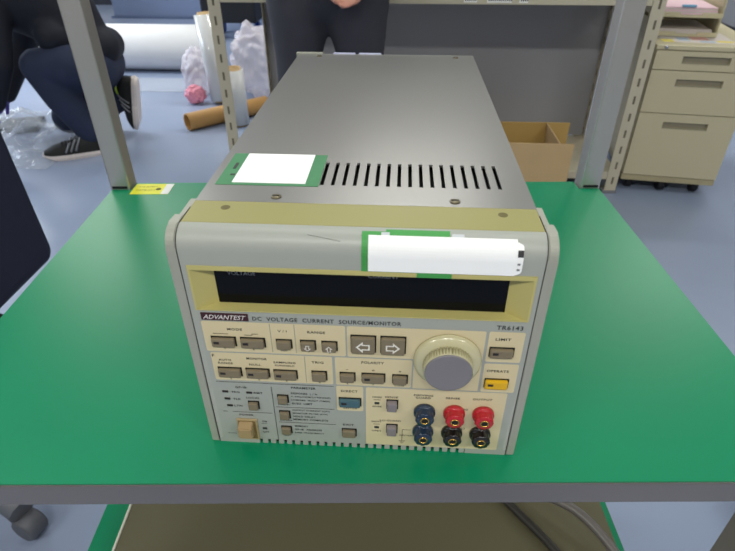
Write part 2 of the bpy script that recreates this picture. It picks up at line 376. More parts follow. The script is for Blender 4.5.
def head(c, look, r=.1):
    """blobs for a head with nose, ears, brow, chin; c centre, look horizontal-ish direction"""
    q = Vector(look).to_track_quat('Y', 'Z').to_matrix(); P = lambda v: tuple(Vector(c) + q @ Vector(v))
    return [(c, (.074, .092, .104), q), (P((0, .03, -.065)), (.048, .055, .05), q), (P((0, .088, -.012)), (.011, .018, .022), q), (P((0, .072, .022)), (.05, .018, .010), q),
            (P((.074, -.005, -.005)), (.010, .020, .030), q), (P((-.074, -.005, -.005)), (.010, .020, .030), q), (P((0, .082, -.055)), (.024, .010, .006), q), (P((0, .080, -.065)), (.021, .010, .006), q)], P, q
def face(P, q, parent):
    for s_ in (-1, 1):
        e = fused('eye', [], [(P((s_ * .031, .080, .004)), (.012, .008, .007), q)], .003, mat('eye_white', (225, 222, 215), .3), parent, 1)
        fused('iris', [], [(P((s_ * .031, .087, .004)), (.005, .003, .005), q)], .0015, mat('iris_dark', (30, 22, 18), .2), e, 1)

navy_jacket = mat('navy_jacket', (17, 20, 33), .75, var=.25, scale=14, bump=.5)
jeans = mat('blue_jeans', (36, 44, 68), .85, var=.4, scale=9, bump=.5)
p1 = tag(empty('person', (-1.35, 2.25, 0)), 'person in a dark navy jacket, jeans and black trainers crouching on the floor', 'person')
def rel(ch, o): return [[((a[0] - o[0], a[1] - o[1], a[2] - o[2]), r) for a, r in c] for c in ch]
O1 = (-1.35, 2.25, 0)
wrist = (-1.665, 2.08, .255); elb = (-1.57, 2.06, .43); shl = (-1.56, 2.13, .68)
wr2 = (-1.80, 2.35, .22); el2 = (-1.70, 2.46, .44); sh2 = (-1.60, 2.44, .68)
body_l = [[((-1.34, 2.34, .42), .08), ((-1.41, 2.32, .56), .095), ((-1.51, 2.29, .69), .115), ((-1.58, 2.27, .74), .08)],
          [((-1.60, 2.27, .75), .055), ((-1.70, 2.24, .76), .05)],
          [(shl, .05), (elb, .04), (wrist, .026)], [(sh2, .05), (el2, .04), (wr2, .026)],
          [((-1.32, 2.25, .37), .06), ((-1.455, 2.135, .405), .052), ((-1.31, 2.17, .11), .036), ((-1.33, 2.16, .06), .035)],
          [((-1.34, 2.42, .36), .06), ((-1.56, 2.40, .085), .052), ((-1.30, 2.47, .18), .036)]]
hb, HP, HQ = head((-1.79, 2.2, .74), (-.75, -.1, -.62))
fused('body', rel(body_l, O1), [(tuple(Vector(c[0]) - Vector(O1)), *c[1:]) for c in hb], .010, skin, p1)
hp = lambda v: tuple(Vector(HP(v)) - Vector(O1)); face(hp, HQ, p1)
fused('hair', [], [(hp((0, -.018, .028)), (.084, .094, .092), HQ)], .008, mat('black_hair', (16, 14, 14), .55, bump=.5, scale=90), p1)
glove_m = mat('purple_glove', (70, 50, 140), .4)
for w, e_, s_ in ((wrist, elb, 1), (wr2, el2, -1)):
    d = Vector(w) - Vector(e_); W_ = Vector(w) - Vector(O1)
    chs = hand(W_, (d.normalized() + Vector((-.3, 0, .1))).normalized(), (0, -.2, -1), glove_m, p1, 'glove', curl=.35, side=s_)
    fused('glove', chs + [[(tuple(W_ - d.normalized() * .05), .032), (tuple(W_ + d.normalized() * .02), .03)]], [], .004, glove_m, p1, 2, [((-.04, .0, -.012), (.04, .09, .012), .008, T(*W_) @ ((d.normalized() + Vector((-.3, 0, .1))).normalized()).to_track_quat('Y', 'Z').to_matrix().to_4x4())])
fused('jacket', rel([[((-1.33, 2.34, .45), .125), ((-1.385, 2.32, .58), .15), ((-1.50, 2.29, .68), .18), ((-1.57, 2.27, .73), .14)],
                     [(shl, .078), (elb, .054), (wrist, .038)], [(sh2, .085), (el2, .066), (wr2, .044)],
                     [((-1.25, 2.32, .45), .085), ((-1.27, 2.42, .44), .08), ((-1.38, 2.18, .52), .07)]], O1), [], .011, navy_jacket, p1, 5)
fused('jeans', rel([[((-1.295, 2.28, .37), .11), ((-1.32, 2.42, .36), .11)], [((-1.30, 2.24, .37), .105), ((-1.34, 2.17, .40), .095), ((-1.455, 2.14, .405), .074), ((-1.40, 2.15, .27), .074), ((-1.325, 2.18, .10), .062)],
                    [((-1.32, 2.42, .36), .11), ((-1.40, 2.41, .24), .1), ((-1.55, 2.40, .095), .082), ((-1.43, 2.43, .12), .08), ((-1.31, 2.47, .165), .06)]], O1), [], .011, jeans, p1, 5)
# trainers
shoe_up = mat('trainer_black', (24, 25, 24), .7, bump=.3, scale=60); sole_m = mat('trainer_sole', (214, 204, 200), .6); stripe_m = mat('trainer_stripe', (128, 130, 136), .5)
lime = mat('lime_lining', (180, 210, 60), .6)
def trainer(M, parent):
    """length along +x (toe), z up, 0.28 long"""
    pts = []
    n = 40; prof = []
    def width(x): return .030 + .017 * math.sin(min(1, max(0, (x + .02) / .30)) * math.pi * .9) + (.004 if x > .15 else 0)
    bm = MB()
    xs = [i / 24 * .28 for i in range(25)]
    def outline(inset=0):
        L = []
        for x in xs:
            e = min(1, x / .03) ** .5 * min(1, (.28 - x) / .05) ** .5 if 0 < x < .28 else 0
            L.append((x, (width(x) - inset) * e))
        return L
    ol = outline(); ring = [(x, y) for x, y in ol] + [(x, -y) for x, y in ol[::-1][1:-1]]
    for z0, z1, sc0, sc1 in ((0, .012, .94, 1.0), (.012, .03, 1.0, .95)):
        A = [bm.b.verts.new(((x - .14) * sc0 + .14, y * sc0, z0 + (.012 * max(0, (x - .2) / .08) ** 2 if z0 == 0 else .006 * max(0, (x - .2) / .08) ** 2))) for x, y in ring]
        B = [bm.b.verts.new(((x - .14) * sc1 + .14, y * sc1, z1 + .006 * max(0, (x - .2) / .08) ** 2)) for x, y in ring]
        k = len(ring)
        for i in range(k): bm.b.faces.new((A[i], A[(i + 1) % k], B[(i + 1) % k], B[i]))
        bm.b.faces.new(A[::-1]); bm.b.faces.new(B)
    bmesh.ops.transform(bm.b, matrix=M, verts=bm.b.verts[:])
    s = bm.build('shoe', sole_m, parent); s['label'] = 'black trainer with white sole'
    up = MB()
    def top(x): return .030 + (.075 if x < .06 else .075 - .035 * ((x - .06) / .09) if x < .15 else .04 * max(0, 1 - ((x - .15) / .128) ** 2.2))
    rings = []
    for x in xs[1:-1]:
        e = min(1, x / .03) ** .5 * min(1, (.28 - x) / .05) ** .5; w_ = width(x) * e * .97; h = top(x)
        rings.append([up.b.verts.new((x, w_ * math.cos(a) * (1 if math.sin(a) < .5 else .98), .026 + (h - .022) * max(0, math.sin(a)) ** .8)) for a in [math.pi * t / 12 for t in range(13)]])
    for a, b in zip(rings, rings[1:]):
        for i in range(12):
            f = up.b.faces.new((a[i], a[i + 1], b[i + 1], b[i])); f.smooth = True
    for rg in (rings[0], rings[-1]): up.b.faces.new(rg)
    bmesh.ops.transform(up.b, matrix=M, verts=up.b.verts[:]); u_ = up.build('upper', shoe_up, s)
    for k in range(3):
        x0 = .10 + .022 * k
        for sd in (-1, 1):
            pts = []; sb = MB()
            for t in range(7):
                x = x0 - .03 * t / 6; a = .12 + t / 6 * .85; w_ = width(x) * .97; h = top(x)
                pts.append((x + .028, sd * (w_ * math.cos(a) + .0015), .026 + (h - .022) * math.sin(a) ** .8 + .001))
            sb.tube(pts, .0042, 6)
            bmesh.ops.transform(sb.b, matrix=M, verts=sb.b.verts[:]); sb.build('stripe', stripe_m, s)
    lb = MB()
    for k in range(5):
        x = .125 + .014 * k; w_ = width(x) * .5; z = top(x) + .004
        lb.tube([(x, -w_, z - .006), (x + .004, 0, z + .003), (x, w_, z - .006)], .0022, 6)
    lb.tube([(.12, 0, .10 - .02), (.14, .035, .085), (.16, .05, .075)], .0018, 6)
    bmesh.ops.transform(lb.b, matrix=M, verts=lb.b.verts[:]); lb.build('laces', mat('lace_black', (20, 20, 20), .8), s)
    cb_ = MB().tube([(.02 + .04 * (1 - math.cos(a)) , .034 * math.sin(a), .103 - .004 * (1 - math.cos(a))) for a in [2 * math.pi * t / 20 for t in range(21)]], .0045, 8)
    bmesh.ops.transform(cb_.b, matrix=M, verts=cb_.b.verts[:]); cb_.build('collar', lime, s)
dv = Vector((-1.535 + 1.275, 2.07 - 2.185, 0)); aF = math.atan2(dv.y, dv.x)
trainer(T(-1.275 - O1[0], 2.185 - O1[1], .0) @ Matrix.Rotation(aF, 4, 'Z'), p1)
# rear trainer: toe on the floor, heel up, sole facing away to the right
xa = Vector((-.16, -.03, -.985)).normalized(); za = Vector((-1, -.22, .12)); za = (za - za.dot(xa) * xa).normalized(); ya = za.cross(xa)
Mr = Matrix(((xa.x, ya.x, za.x, -1.175 - O1[0]), (xa.y, ya.y, za.y, 2.46 - O1[1]), (xa.z, ya.z, za.z, .288), (0, 0, 0, 1)))
trainer(Mr, p1)

# standing person behind the instrument
p2 = tag(empty('person', (-.11, 1.60, 0)), 'person in dark charcoal trousers standing between the bench and the shelving', 'person')
trs = mat('charcoal_trousers', (58, 58, 66), .9, var=.2, scale=14, bump=.5); top_m = mat('dark_jumper', (52, 54, 62), .9, var=.2, scale=14)
cr = .70
body2 = [[((-.09, 0, .80), .085), ((-.10, 0, .50), .05), ((-.10, .02, .07), .042)], [((.09, 0, .80), .085), ((.10, 0, .50), .05), ((.10, .02, .07), .042)],
         [((0, 0, .84), .125), ((0, .02, 1.0), .12), ((0, .02, 1.25), .14), ((0, .02, 1.36), .10)], [((0, .02, 1.38), .055), ((0, .0, 1.50), .052)],
         [((.0, .02, 1.36), .07), ((.175, .02, 1.35), .055), ((.235, .0, 1.07), .042), ((.150, -.14, .845), .028)],
         [((.0, .02, 1.36), .07), ((-.175, .02, 1.35), .055), ((-.235, .0, 1.07), .042), ((.015, -.16, .885), .028)]]
hb2, HP2, HQ2 = head((0, -.02, 1.58), (0, -1, -.25))
hL = hand(Vector((.150, -.14, .845)), (-.75, -.18, -.63), (-.3, -.6, .1), skin, p2, 'hand', curl=.45)
hR = hand(Vector((.015, -.16, .885)), (.6, -.1, -.78), (.1, .9, .1), skin, p2, 'hand', curl=.5, side=-1)
pl = []
for wv, dv_ in ((Vector((.150, -.14, .845)), Vector((-.75, -.18, -.63))), (Vector((.015, -.16, .885)), Vector((.6, -.1, -.78)))):
    pl.append(((-.034, .0, -.012), (.034, .09, .012), .008, T(*wv) @ dv_.normalized().to_track_quat('Y', 'Z').to_matrix().to_4x4()))
fused('body', body2 + hL + hR, hb2, .0065, skin, p2, 3, pl)
face(HP2, HQ2, p2)
fused('hair', [], [(HP2((0, -.022, .03)), (.086, .092, .092), HQ2)], .008, MATS['black_hair'], p2)
fused('trousers', [[((-.075, 0, .86), .115), ((-.085, 0, .73), .105), ((-.102, 0, .58), .074), ((-.105, .015, .08), .066)], [((.075, 0, .86), .115), ((.085, 0, .73), .105), ((.102, 0, .58), .074), ((.105, .015, .08), .066)],
                   [((0, 0, .93), .13), ((0, 0, .80), .12)]], [], .010, trs, p2, 4)
fused('jumper', [[((0, .01, .98), .15), ((0, .02, 1.10), .15), ((0, .02, 1.26), .165), ((0, .02, 1.36), .12)],
                 [((.0, .02, 1.35), .09), ((.175, .02, 1.34), .075), ((.235, .0, 1.07), .06), ((.17, -.115, .90), .045)],
                 [((.0, .02, 1.35), .09), ((-.175, .02, 1.34), .075), ((-.235, .0, 1.07), .06), ((-.02, -.135, .93), .045)]], [], .010, top_m, p2, 4)
for s_ in (-1, 1): trainer(T(s_ * .105, .06, 0) @ Matrix.Rotation(-math.pi / 2, 4, 'Z') , p2)

# dark navy office chair left of the bench
ch = tag(empty('office_chair', (-.785, .42, 0)), 'dark navy office chair at the left of the bench', 'chair')
navy_f = mat('navy_fabric', (30, 34, 54), .8, var=.2, scale=60, bump=.3)
MB().box((.20, -.22, .40), (.26, .22, .96), .03, Matrix.Rotation(math.radians(-2.5), 4, 'Y'), seg=4).build('backrest', navy_f, ch)
MB().box((-.28, -.24, .42), (.20, .24, .49), .03, seg=4).build('seat', navy_f, ch)
MB().box((.10, -.03, .36), (.25, .03, .42), .01).build('back_bracket', MATS['black_plastic'], ch)
MB().lathe([(.03, .10), (.03, .26), (.018, .26), (.018, .42)], T(-.02, -.04, 0), 20).build('gas_column', MATS['black_plastic'], ch)
for k in range(5):
    a = 2 * math.pi * k / 5 - .3; e_ = Vector((math.cos(a), math.sin(a), 0)) * .27 + Vector((-.02, -.04, 0))
    lg = MB().tube([(-.02, -.04, .11), (e_.x * .6, e_.y * .6, .095), (e_.x, e_.y, .07)], [.034, .028, .024], 10).build('leg', mat('grey_base', (120, 122, 126), .4, .6), ch)
    MB().lathe([(.022, -.02), (.027, -.015), (.027, .015), (.022, .02)], T(e_.x, e_.y, .0275) @ Matrix.Rotation(a, 4, 'Z') @ Matrix.Rotation(math.pi / 2, 4, 'X'), 20).build('wheel', mat('grey_wheel', (84, 86, 92), .5), lg)
tag(MB().box((0, 0, 0), (.3, .25, .12), .01).build('equipment_case', MATS['black_plastic'], None, (.855, .20, 0), (0, 0, .12)), 'black case on the floor at the lower right of the bench', 'case')

# ------------------------------------------------------------------ the bench
BY = .0654; BW, BD = .654, .4722
bench = tag(empty('workbench', (-.2586, .4199, 0), BY), 'small steel workbench with green matted top, lower shelf and bare metal uprights', 'workbench')
steel = mat('galvanised_steel', (186, 182, 176), .34, .72, var=.05, scale=9)
rail_m = mat('brushed_steel', (124, 119, 118), .27, .6, var=.04, scale=9)
green = mat('green_mat', (0, 130, 88), .36, var=.05, scale=5, spec=.45)
def mat_sheet(z, name, notch=True):
    e = .0015; o_ = [(.012, -.001), (.03, -.001), (.6245, -.001), (.6315, -.022), (BW - e, -.022), (BW - e, -BD), (e, -BD), (e, -.022), (.0265, -.022), (.0265, -.001)]
    o_ = [(.0275, -.001), (.6255, -.001), (.6255, -.0225), (BW - e, -.0225), (BW - e, -BD + .0012), (e, -BD + .0012), (e, -.0225), (.0275, -.0225)]
    return MB().prism(o_, 2, z - .002, z).build(name, green, bench)
mat_sheet(TH, 'green_mat')
MB().box((0, -BD, TH - .0218), (BW, -BD + .0022, TH - .0010), .0009).box((0, -BD + .0015, TH - .0035), (BW, -.001, TH - .0022)).box((0, -.0025, TH - .021), (BW, -.001, TH - .0035)).box((0, -BD + .0015, TH - .021), (.0015, -.0025, TH - .0035)).box((BW - .0015, -BD + .0015, TH - .021), (BW, -.0025, TH - .0035)).build('tabletop', rail_m, bench)
ZL = .348
MB().box((.0015, -BD + .001, ZL - .002), (BW - .0015, -.024, ZL)).build('green_mat', green, bench)
MB().box((0, -BD, ZL - .02), (BW, -.023, ZL - .0022), .0008).build('lower_shelf', rail_m, bench)
def upright(x0, inward, z1, nm, y0=-.0215):
    b = MB(); t = .0018; w = .0255
    b.box((x0, y0, .0), (x0 + w, y0 + .026, z1), .0018)
    o = b.build('upright', steel, bench)
    MB().box((x0 + .003, y0 - .0012, TH + .0015), (x0 + w - .003, y0 + .0, TH + .0045)).build('stop', MATS['black_plastic'], o)
    MB().box((x0 - .001, y0 - .001, 0), (x0 + w + .001, y0 + .027, .02), .002).build('rubber_foot', MATS['black_plastic'], o)
    return o
upright(-.0005, 1, 1.55, 'l'); upright(.6285, -1, 1.55, 'r')
for x0 in (0, BW - .0255):
    o = MB().box((x0, -BD + .003, 0), (x0 + .0255, -BD + .028, ZL - .021), .0018).box((x0, -BD + .003, ZL + .001), (x0 + .0255, -BD + .028, TH - .0045), .0018).build('leg', steel, bench)
# yellow inspection label stuck on the mat
yl = tag(MB().box((0, 0, 0), (.0507, .031, .0004)).box((.0407, .0, .0004), (.0507, .031, .0005), 0, None, 1)
   .lathe([(.0035, .0004), (.0035, .00055)], T(.034, .015, 0), 16, 2)
   .build('yellow_label', [mat('yellow_paper', (228, 226, 60), .5, var=.02), mat('label_white', (0, 0, 0)), mat('print_olive', (92, 92, 40), .7)], bench, (.0293, -.0365, TH)), None)
lt = bmesh.new()
for k in range(4): text_mesh(lt, ['A12-3', 'CHECK', 'DATE', 'LOT'][k], 0, 0, .012 + .002 * (k % 2), .003, 0, Mx=lambda x, z, k=k: Vector((x + .0115 + (.013 if k % 2 else 0), .022 + z - (.010 if k > 1 else 0), .0006)))
me = bpy.data.meshes.new('printing'); lt.to_mesh(me); lt.free(); mkobj('printing', me, MATS['print_olive'], yl)

# instrument, cable and a modelled shadow strand on the lower shelf
lo = tag(empty('flat_instrument', (-.2586, .4199, 0), BY), 'flat olive-grey metal cased instrument lying on the lower shelf', 'instrument')
lo.location.z = ZL
MB().box((.046, -BD + .02, .004), (BW - .020, -.06, .026), .002).build('case', mat('olive_steel', (98, 94, 72), .35, .2, var=.05, scale=6), lo)
MB().box((.043, -BD + .018, .004), (.046, -.058, .027), .0008).build('edge_trim', mat('pale_trim', (205, 205, 190), .4), lo)
for x in (.06, BW - .04):
    for y in (-BD + .05, -.10): MB().lathe([(.008, 0), (.008, .004)], T(x, y, 0), 16).build('foot', MATS['black_plastic'], lo)
def lw(x, y, z): return (-.2586 + math.cos(BY) * x - math.sin(BY) * y, .4199 + math.sin(BY) * x + math.cos(BY) * y, z)
pts = []
ctrl = [(.40, -.10, ZL + .0325), (.44, -.16, ZL + .032), (.50, -.24, ZL + .036), (.545, -.285, ZL + .05), (.585, -.315, ZL + .056), (.612, -.35, ZL + .05), (.63, -.39, ZL + .04), (.636, -.425, ZL + .034), (.62, -.455, ZL + .032)]
def crom(c, n=10):
    out = []
    c = [Vector(p) for p in c]; c = [c[0]] + c + [c[-1]]
    for i in range(1, len(c) - 2):
        for t in range(n):
            t = t / n; out.append(.5 * ((2 * c[i]) + (-c[i - 1] + c[i + 1]) * t + (2 * c[i - 1] - 5 * c[i] + 4 * c[i + 1] - c[i + 2]) * t * t + (-c[i - 1] + 3 * c[i] - 3 * c[i + 1] + c[i + 2]) * t ** 3))
    out.append(c[-2]); return out
tag(MB().tube([lw(*p) for p in crom(ctrl)], .0055, 12).build('power_cable_and_shadow', mat('grey_cable', (96, 92, 88), .3)), 'grey power cable curving along the right of the instrument on the lower shelf', 'cable')
ctrl2 = [(.36, -.08, ZL + .0325), (.42, -.16, ZL + .0325), (.475, -.235, ZL + .0325), (.515, -.29, ZL + .0325), (.55, -.34, ZL + .0325), (.585, -.40, ZL + .0325), (.60, -.44, ZL + .0325)]  # dark strand modelled in place of the soft shadow beside the cable
tag(MB().tube([lw(*p) for p in crom(ctrl2)], .005, 12).build('power_cable_and_shadow', mat('shadow_strand', (48, 46, 42), .4)), 'thin dark strand added as a soft shadow left of the grey power cable on the flat instrument', 'cable')

# ------------------------------------------------------------------ the DC source / monitor
IW, IH, ID, e = .212, .1715, .4208, .0056
dev = tag(empty('bench_power_source', (0, 0, TH)), 'beige and grey voltage source with keys, dial and dark display on the green mat', 'electronic instrument')
paint = mat('grey_paint', (159, 162, 155), .38, var=.02, scale=30)
side_paint = mat('side_paint', (154, 155, 144), .4, var=.03, scale=20)
cover_m = mat('cover_paint', (134, 133, 131), .3, .3, var=.03, scale=12)
olive = mat('olive_yellow', (186, 176, 112), .45, var=.03, scale=20)
cream = mat('cream_print', (208, 194, 156), .45, var=.02, scale=20)
def prof(r=.012, y0=0, z1=IH, n=8):
    P = [(y0, .0045)]
    for k in range(n + 1):
        a = math.pi / 2 * k / n; P.append((y0 + r - r * math.cos(a), z1 - r + r * math.sin(a)))
    return P
# fascia with the display opening
Pf = prof(); DX0, DX1, DZ0, DZ1 = .009, .2035, .119, .1505
b = MB()
th = .002
def shell(x0, x1, P):
    A = [b.b.verts.new((x0, y, z)) for y, z in P]; B = [b.b.verts.new((x1, y, z)) for y, z in P]
    for i in range(len(P) - 1):
        f = b.b.faces.new((A[i], B[i], B[i + 1], A[i + 1])); f.smooth = True
shell(e, DX0, [(0, .0045), (0, DZ0), (0, DZ1)] + Pf[1:]); shell(DX1, IW - e, [(0, .0045), (0, DZ0), (0, DZ1)] + Pf[1:])
shell(DX0, DX1, [(0, .0045), (0, DZ0)]); shell(DX0, DX1, [(0, DZ1)] + Pf[1:])
# comb of ventilation notches along the bottom edge
sl0, sl1, pitch = .0352, .1775, .00575
b.box((e, 0, 0), (sl0 - .001, .002, .0045)); b.box((sl1 + .001, 0, 0), (IW - e, .002, .0045))
x = sl0
while x < sl1 - .002:
    b.box((x + .0012, 0, .0003), (x + .0012 + .0036, .002, .0045)); x += pitch
bmesh.ops.remove_doubles(b.b, verts=b.b.verts[:], dist=1e-6)
fas = b.build('fascia', paint, dev)
MB().box((e, .0025, .0), (IW - e, .0032, .006)).build('vent_backing', mat('dark_inside', (16, 18, 16), .8), dev)
# side panels
def side(x0, x1, nm):
    P = [(0, 0)] + [(y - .0006, z + .0006) for y, z in prof()[1:]]
    P = P + [(.020, IH + .0006), (.020, 0)]
    MB().prism([(y, z) for y, z in P], 0, x0, x1, bev=.0006).build('side_panel', side_paint, dev)
side(-.0005, e - .0004, 'l'); side(IW - e + .0004, IW + .0005, 'r')
for x0, x1 in ((.0015, e - .0002), (IW - e + .0002, IW - .0015)):
    MB().box((x0, .0205, 0), (x1, .042, IH - .0005), .0006).build('side_panel', side_paint, dev)
# olive top trim with two holes; colour darkened for weaker light from above
b = MB().box((e, .012, IH - .004), (IW - e, .0385, IH + .0002), .0006)
b.build('top_trim', mat('trim_olive_dimmed', (148, 143, 88), .45, var=.03, scale=20), dev)
for x in (.0263, .1861):
    MB().lathe([(.0028, 0), (.0028, .0002)], T(x, .030, IH + .0001), 20).build('trim_hole', mat('hole_olive', (98, 90, 50), .6), dev)
# cover: top with punched slots
ys = [.0395, .065, .101, ID - .002]
b = MB(); cx0, cx1 = e - .0005, IW - e + .0005; zt = IH - .0005
xsl = [cx0]
for k in range(17):
    xc = .0778 + k * (.1895 - .0778) / 16; xsl += [xc - .0012, xc + .0012]
xsl.append(cx1)
for j in range(3):
    for i in range(len(xsl) - 1):
        if j == 1 and i % 2 == 1: continue
        b.box((xsl[i], ys[j], zt - .0012), (xsl[i + 1], ys[j + 1], zt))
bmesh.ops.remove_doubles(b.b, verts=b.b.verts[:], dist=1e-6)
dup = {}
for f in b.b.faces[:]: dup.setdefault(tuple(sorted(v.index for v in f.verts)) , []).append(f)
b.b.verts.index_update(); dup = {}
for f in b.b.faces[:]: dup.setdefault(tuple(sorted(v.index for v in f.verts)), []).append(f)
bmesh.ops.delete(b.b, geom=[f for L in dup.values() if len(L) > 1 for f in L], context='FACES_ONLY')
b.box((cx0, .0395, .003), (cx0 + .0012, ID - .002, zt - .0012)); b.box((cx1 - .0012, .0395, .003), (cx1, ID - .002, zt - .0012))
b.build('top_cover', cover_m, dev)
MB().box((cx0 + .002, .045, zt - .012), (cx1 - .002, .12, zt - .010)).build('inner_plate', MATS['dark_inside'], dev)
MB().box((cx0 + .0015, .04, .003), (cx1 - .0015, ID - .003, .005)).build('base_plate', cover_m, dev)
for x in (.012, IW - .022):
    for y in (.05, ID - .04): MB().box((x, y, 0), (x + .012, y + .012, .003)).build('foot', MATS['black_plastic'], dev)
MB().box((cx0, ID - .002, .003), (cx1, ID, zt), .0004).build('rear_panel', side_paint, dev)
MB().box((cx0 - .003, ID - .003, zt - .022), (cx0 + .028, ID + .003, zt + .0015), .0006).build('rear_bracket', side_paint, dev)
for x in (.045, .075): MB().box((x, ID - .001, zt - .01), (x + .026, ID + .004, zt + .001), .0008).build('rear_sticker', mat('lilac_label', (176, 178, 205), .5), dev)
scr = mat('screw_steel', (120, 112, 92), .35, .8)
for x, y in ((.0526, .0466), (.1602, .0463), (.186, ID - .012), (.03, ID - .012)):
    MB().lathe([(.0033, 0), (.0030, .0007), (.0014, .0010)], T(x, y, zt), 20).box((x - .002, y - .0003, zt + .0009), (x + .002, y + .0003, zt + .0012), 0, None, 1).build('screw', [scr, MATS['dark_inside']], dev)
# display: olive funnel and black window
b = MB(); ry = .0078; ix0, ix1, iz0, iz1 = .0215, .1905, .1195, .1485
Fq = lambda *p: b.b.faces.new([b.b.verts.new(q) for q in p])
oF = -.0006
o4 = [(DX0, oF, DZ0), (DX1, oF, DZ0), (DX1, oF, DZ1), (DX0, oF, DZ1)]
m4 = [(DX0 + .0012, oF, DZ0 + .0008), (DX1 - .0012, oF, DZ0 + .0008), (DX1 - .0012, oF, DZ1 - .0028), (DX0 + .0012, oF, DZ1 - .0028)]
i4 = [(ix0, ry, iz0), (ix1, ry, iz0), (ix1, ry, iz1), (ix0, ry, iz1)]
back = [(DX0, .0002, DZ0), (DX1, .0002, DZ0), (DX1, .0002, DZ1), (DX0, .0002, DZ1)]
for k in range(4):
    j = (k + 1) % 4
    Fq(o4[k], o4[j], m4[j], m4[k]); Fq(m4[k], m4[j], i4[j], i4[k]); Fq(back[k], back[j], o4[j], o4[k])
bez = b.build('display_bezel', olive, dev)
scrn = MB().box((ix0 - .0005, ry - .0003, iz0 - .0005), (ix1 + .0005, ry + .002, iz1 + .0005)).build('display_window', mat('black_glass', (4, 5, 9), .2, spec=.2), dev)
bm = bmesh.new(); ty = ry - .0006
text_mesh(bm, 'VOLTAGE', .0372, .1412, .0165, .0026, ty); text_mesh(bm, 'CURRENT', .1195, .1422, .0175, .0026, ty)
me = bpy.data.meshes.new('lettering'); bm.to_mesh(me); bm.free(); mkobj('lettering', me, mat('screen_print', (150, 155, 160), .6), scrn)

# printed cream fields, lettering, rules (thin ink on the fascia)
def ink(y=.0): return -y
fields = [(.0103, .0975, .0866, .1108), (.0985, .1808, .0866, .1108), (.1395, .1808, .0615, .0866), (.0120, .0888, .0618, .0856), (.0905, .1385, .0618, .0856),
          (.1825, .2035, .0870, .1108), (.1825, .2035, .0612, .0855), (.0905, .1080, .0378, .0608), (.1097, .2000, .0050, .0605)]
b = MB()
def rrect(x0, x1, z0, z1, y, r, mi):
    pts = []
    for cx, cz, a0 in ((x1 - r, z1 - r, 0), (x0 + r, z1 - r, 90), (x0 + r, z0 + r, 180), (x1 - r, z0 + r, 270)):
        for k in range(5): a = math.radians(a0 + 22.5 * k); pts.append((cx + r * math.cos(a), y, cz + r * math.sin(a)))
    b.poly(pts, None, mi)
for i, (x0, x1, z0, z1) in enumerate(fields): rrect(x0, x1, z0, z1, -.00015 - (.00002 * (i == 2)), .0012 if i != 2 else .0003, 0)
b.build('printed_field', cream, dev)
b = MB()
def rule(x0, z0, x1, z1, w=.00035, y=-.00028): b.box((min(x0, x1) - w / 2, y, min(z0, z1) - w / 2), (max(x0, x1) + w / 2, y + .00005, max(z0, z1) + w / 2))
for a in ((.0520, .088, .0520, .110), (.0668, .088, .0668, .110), (.0715, .063, .0715, .085)): rule(*a, .0005)
b.build('field_rule', mat('pale_rule', (158, 156, 140), .6), dev)
b = MB()
rule(.012, .0600, .0888, .0600); rule(.0478, .004, .0478, .057); rule(.0495, .0384, .0885, .0384); rule(.0500, .0234, .0890, .0234); rule(.0190, .0318, .0458, .0318); rule(.0125, .0318, .0150, .0318); rule(.0125, .0095, .0185, .0095)
# switch pictograms, ground symbol
for (x, z) in ((.117, .046), (.117, .0225)):
    rule(x - .002, z + .0035, x + .002, z + .0035, .0004); b.box((x - .0016, -.0003, z - .0008), (x + .0016, -.00025, z + .0014))
b.box((.0378, -.0003, .0150), (.0410, -.00025, .0172)); rule(.0375, .0210, .0412, .0210)
rule(.1345, .010, .1345, .0215); rule(.1345, .0215, .1400, .0215); rule(.1325, .010, .1365, .010); rule(.1332, .0088, .1358, .0088); rule(.1339, .0077, .1351, .0077)
b.build('printed_rule', mat('ink_dark', (52, 54, 54), .6), dev)

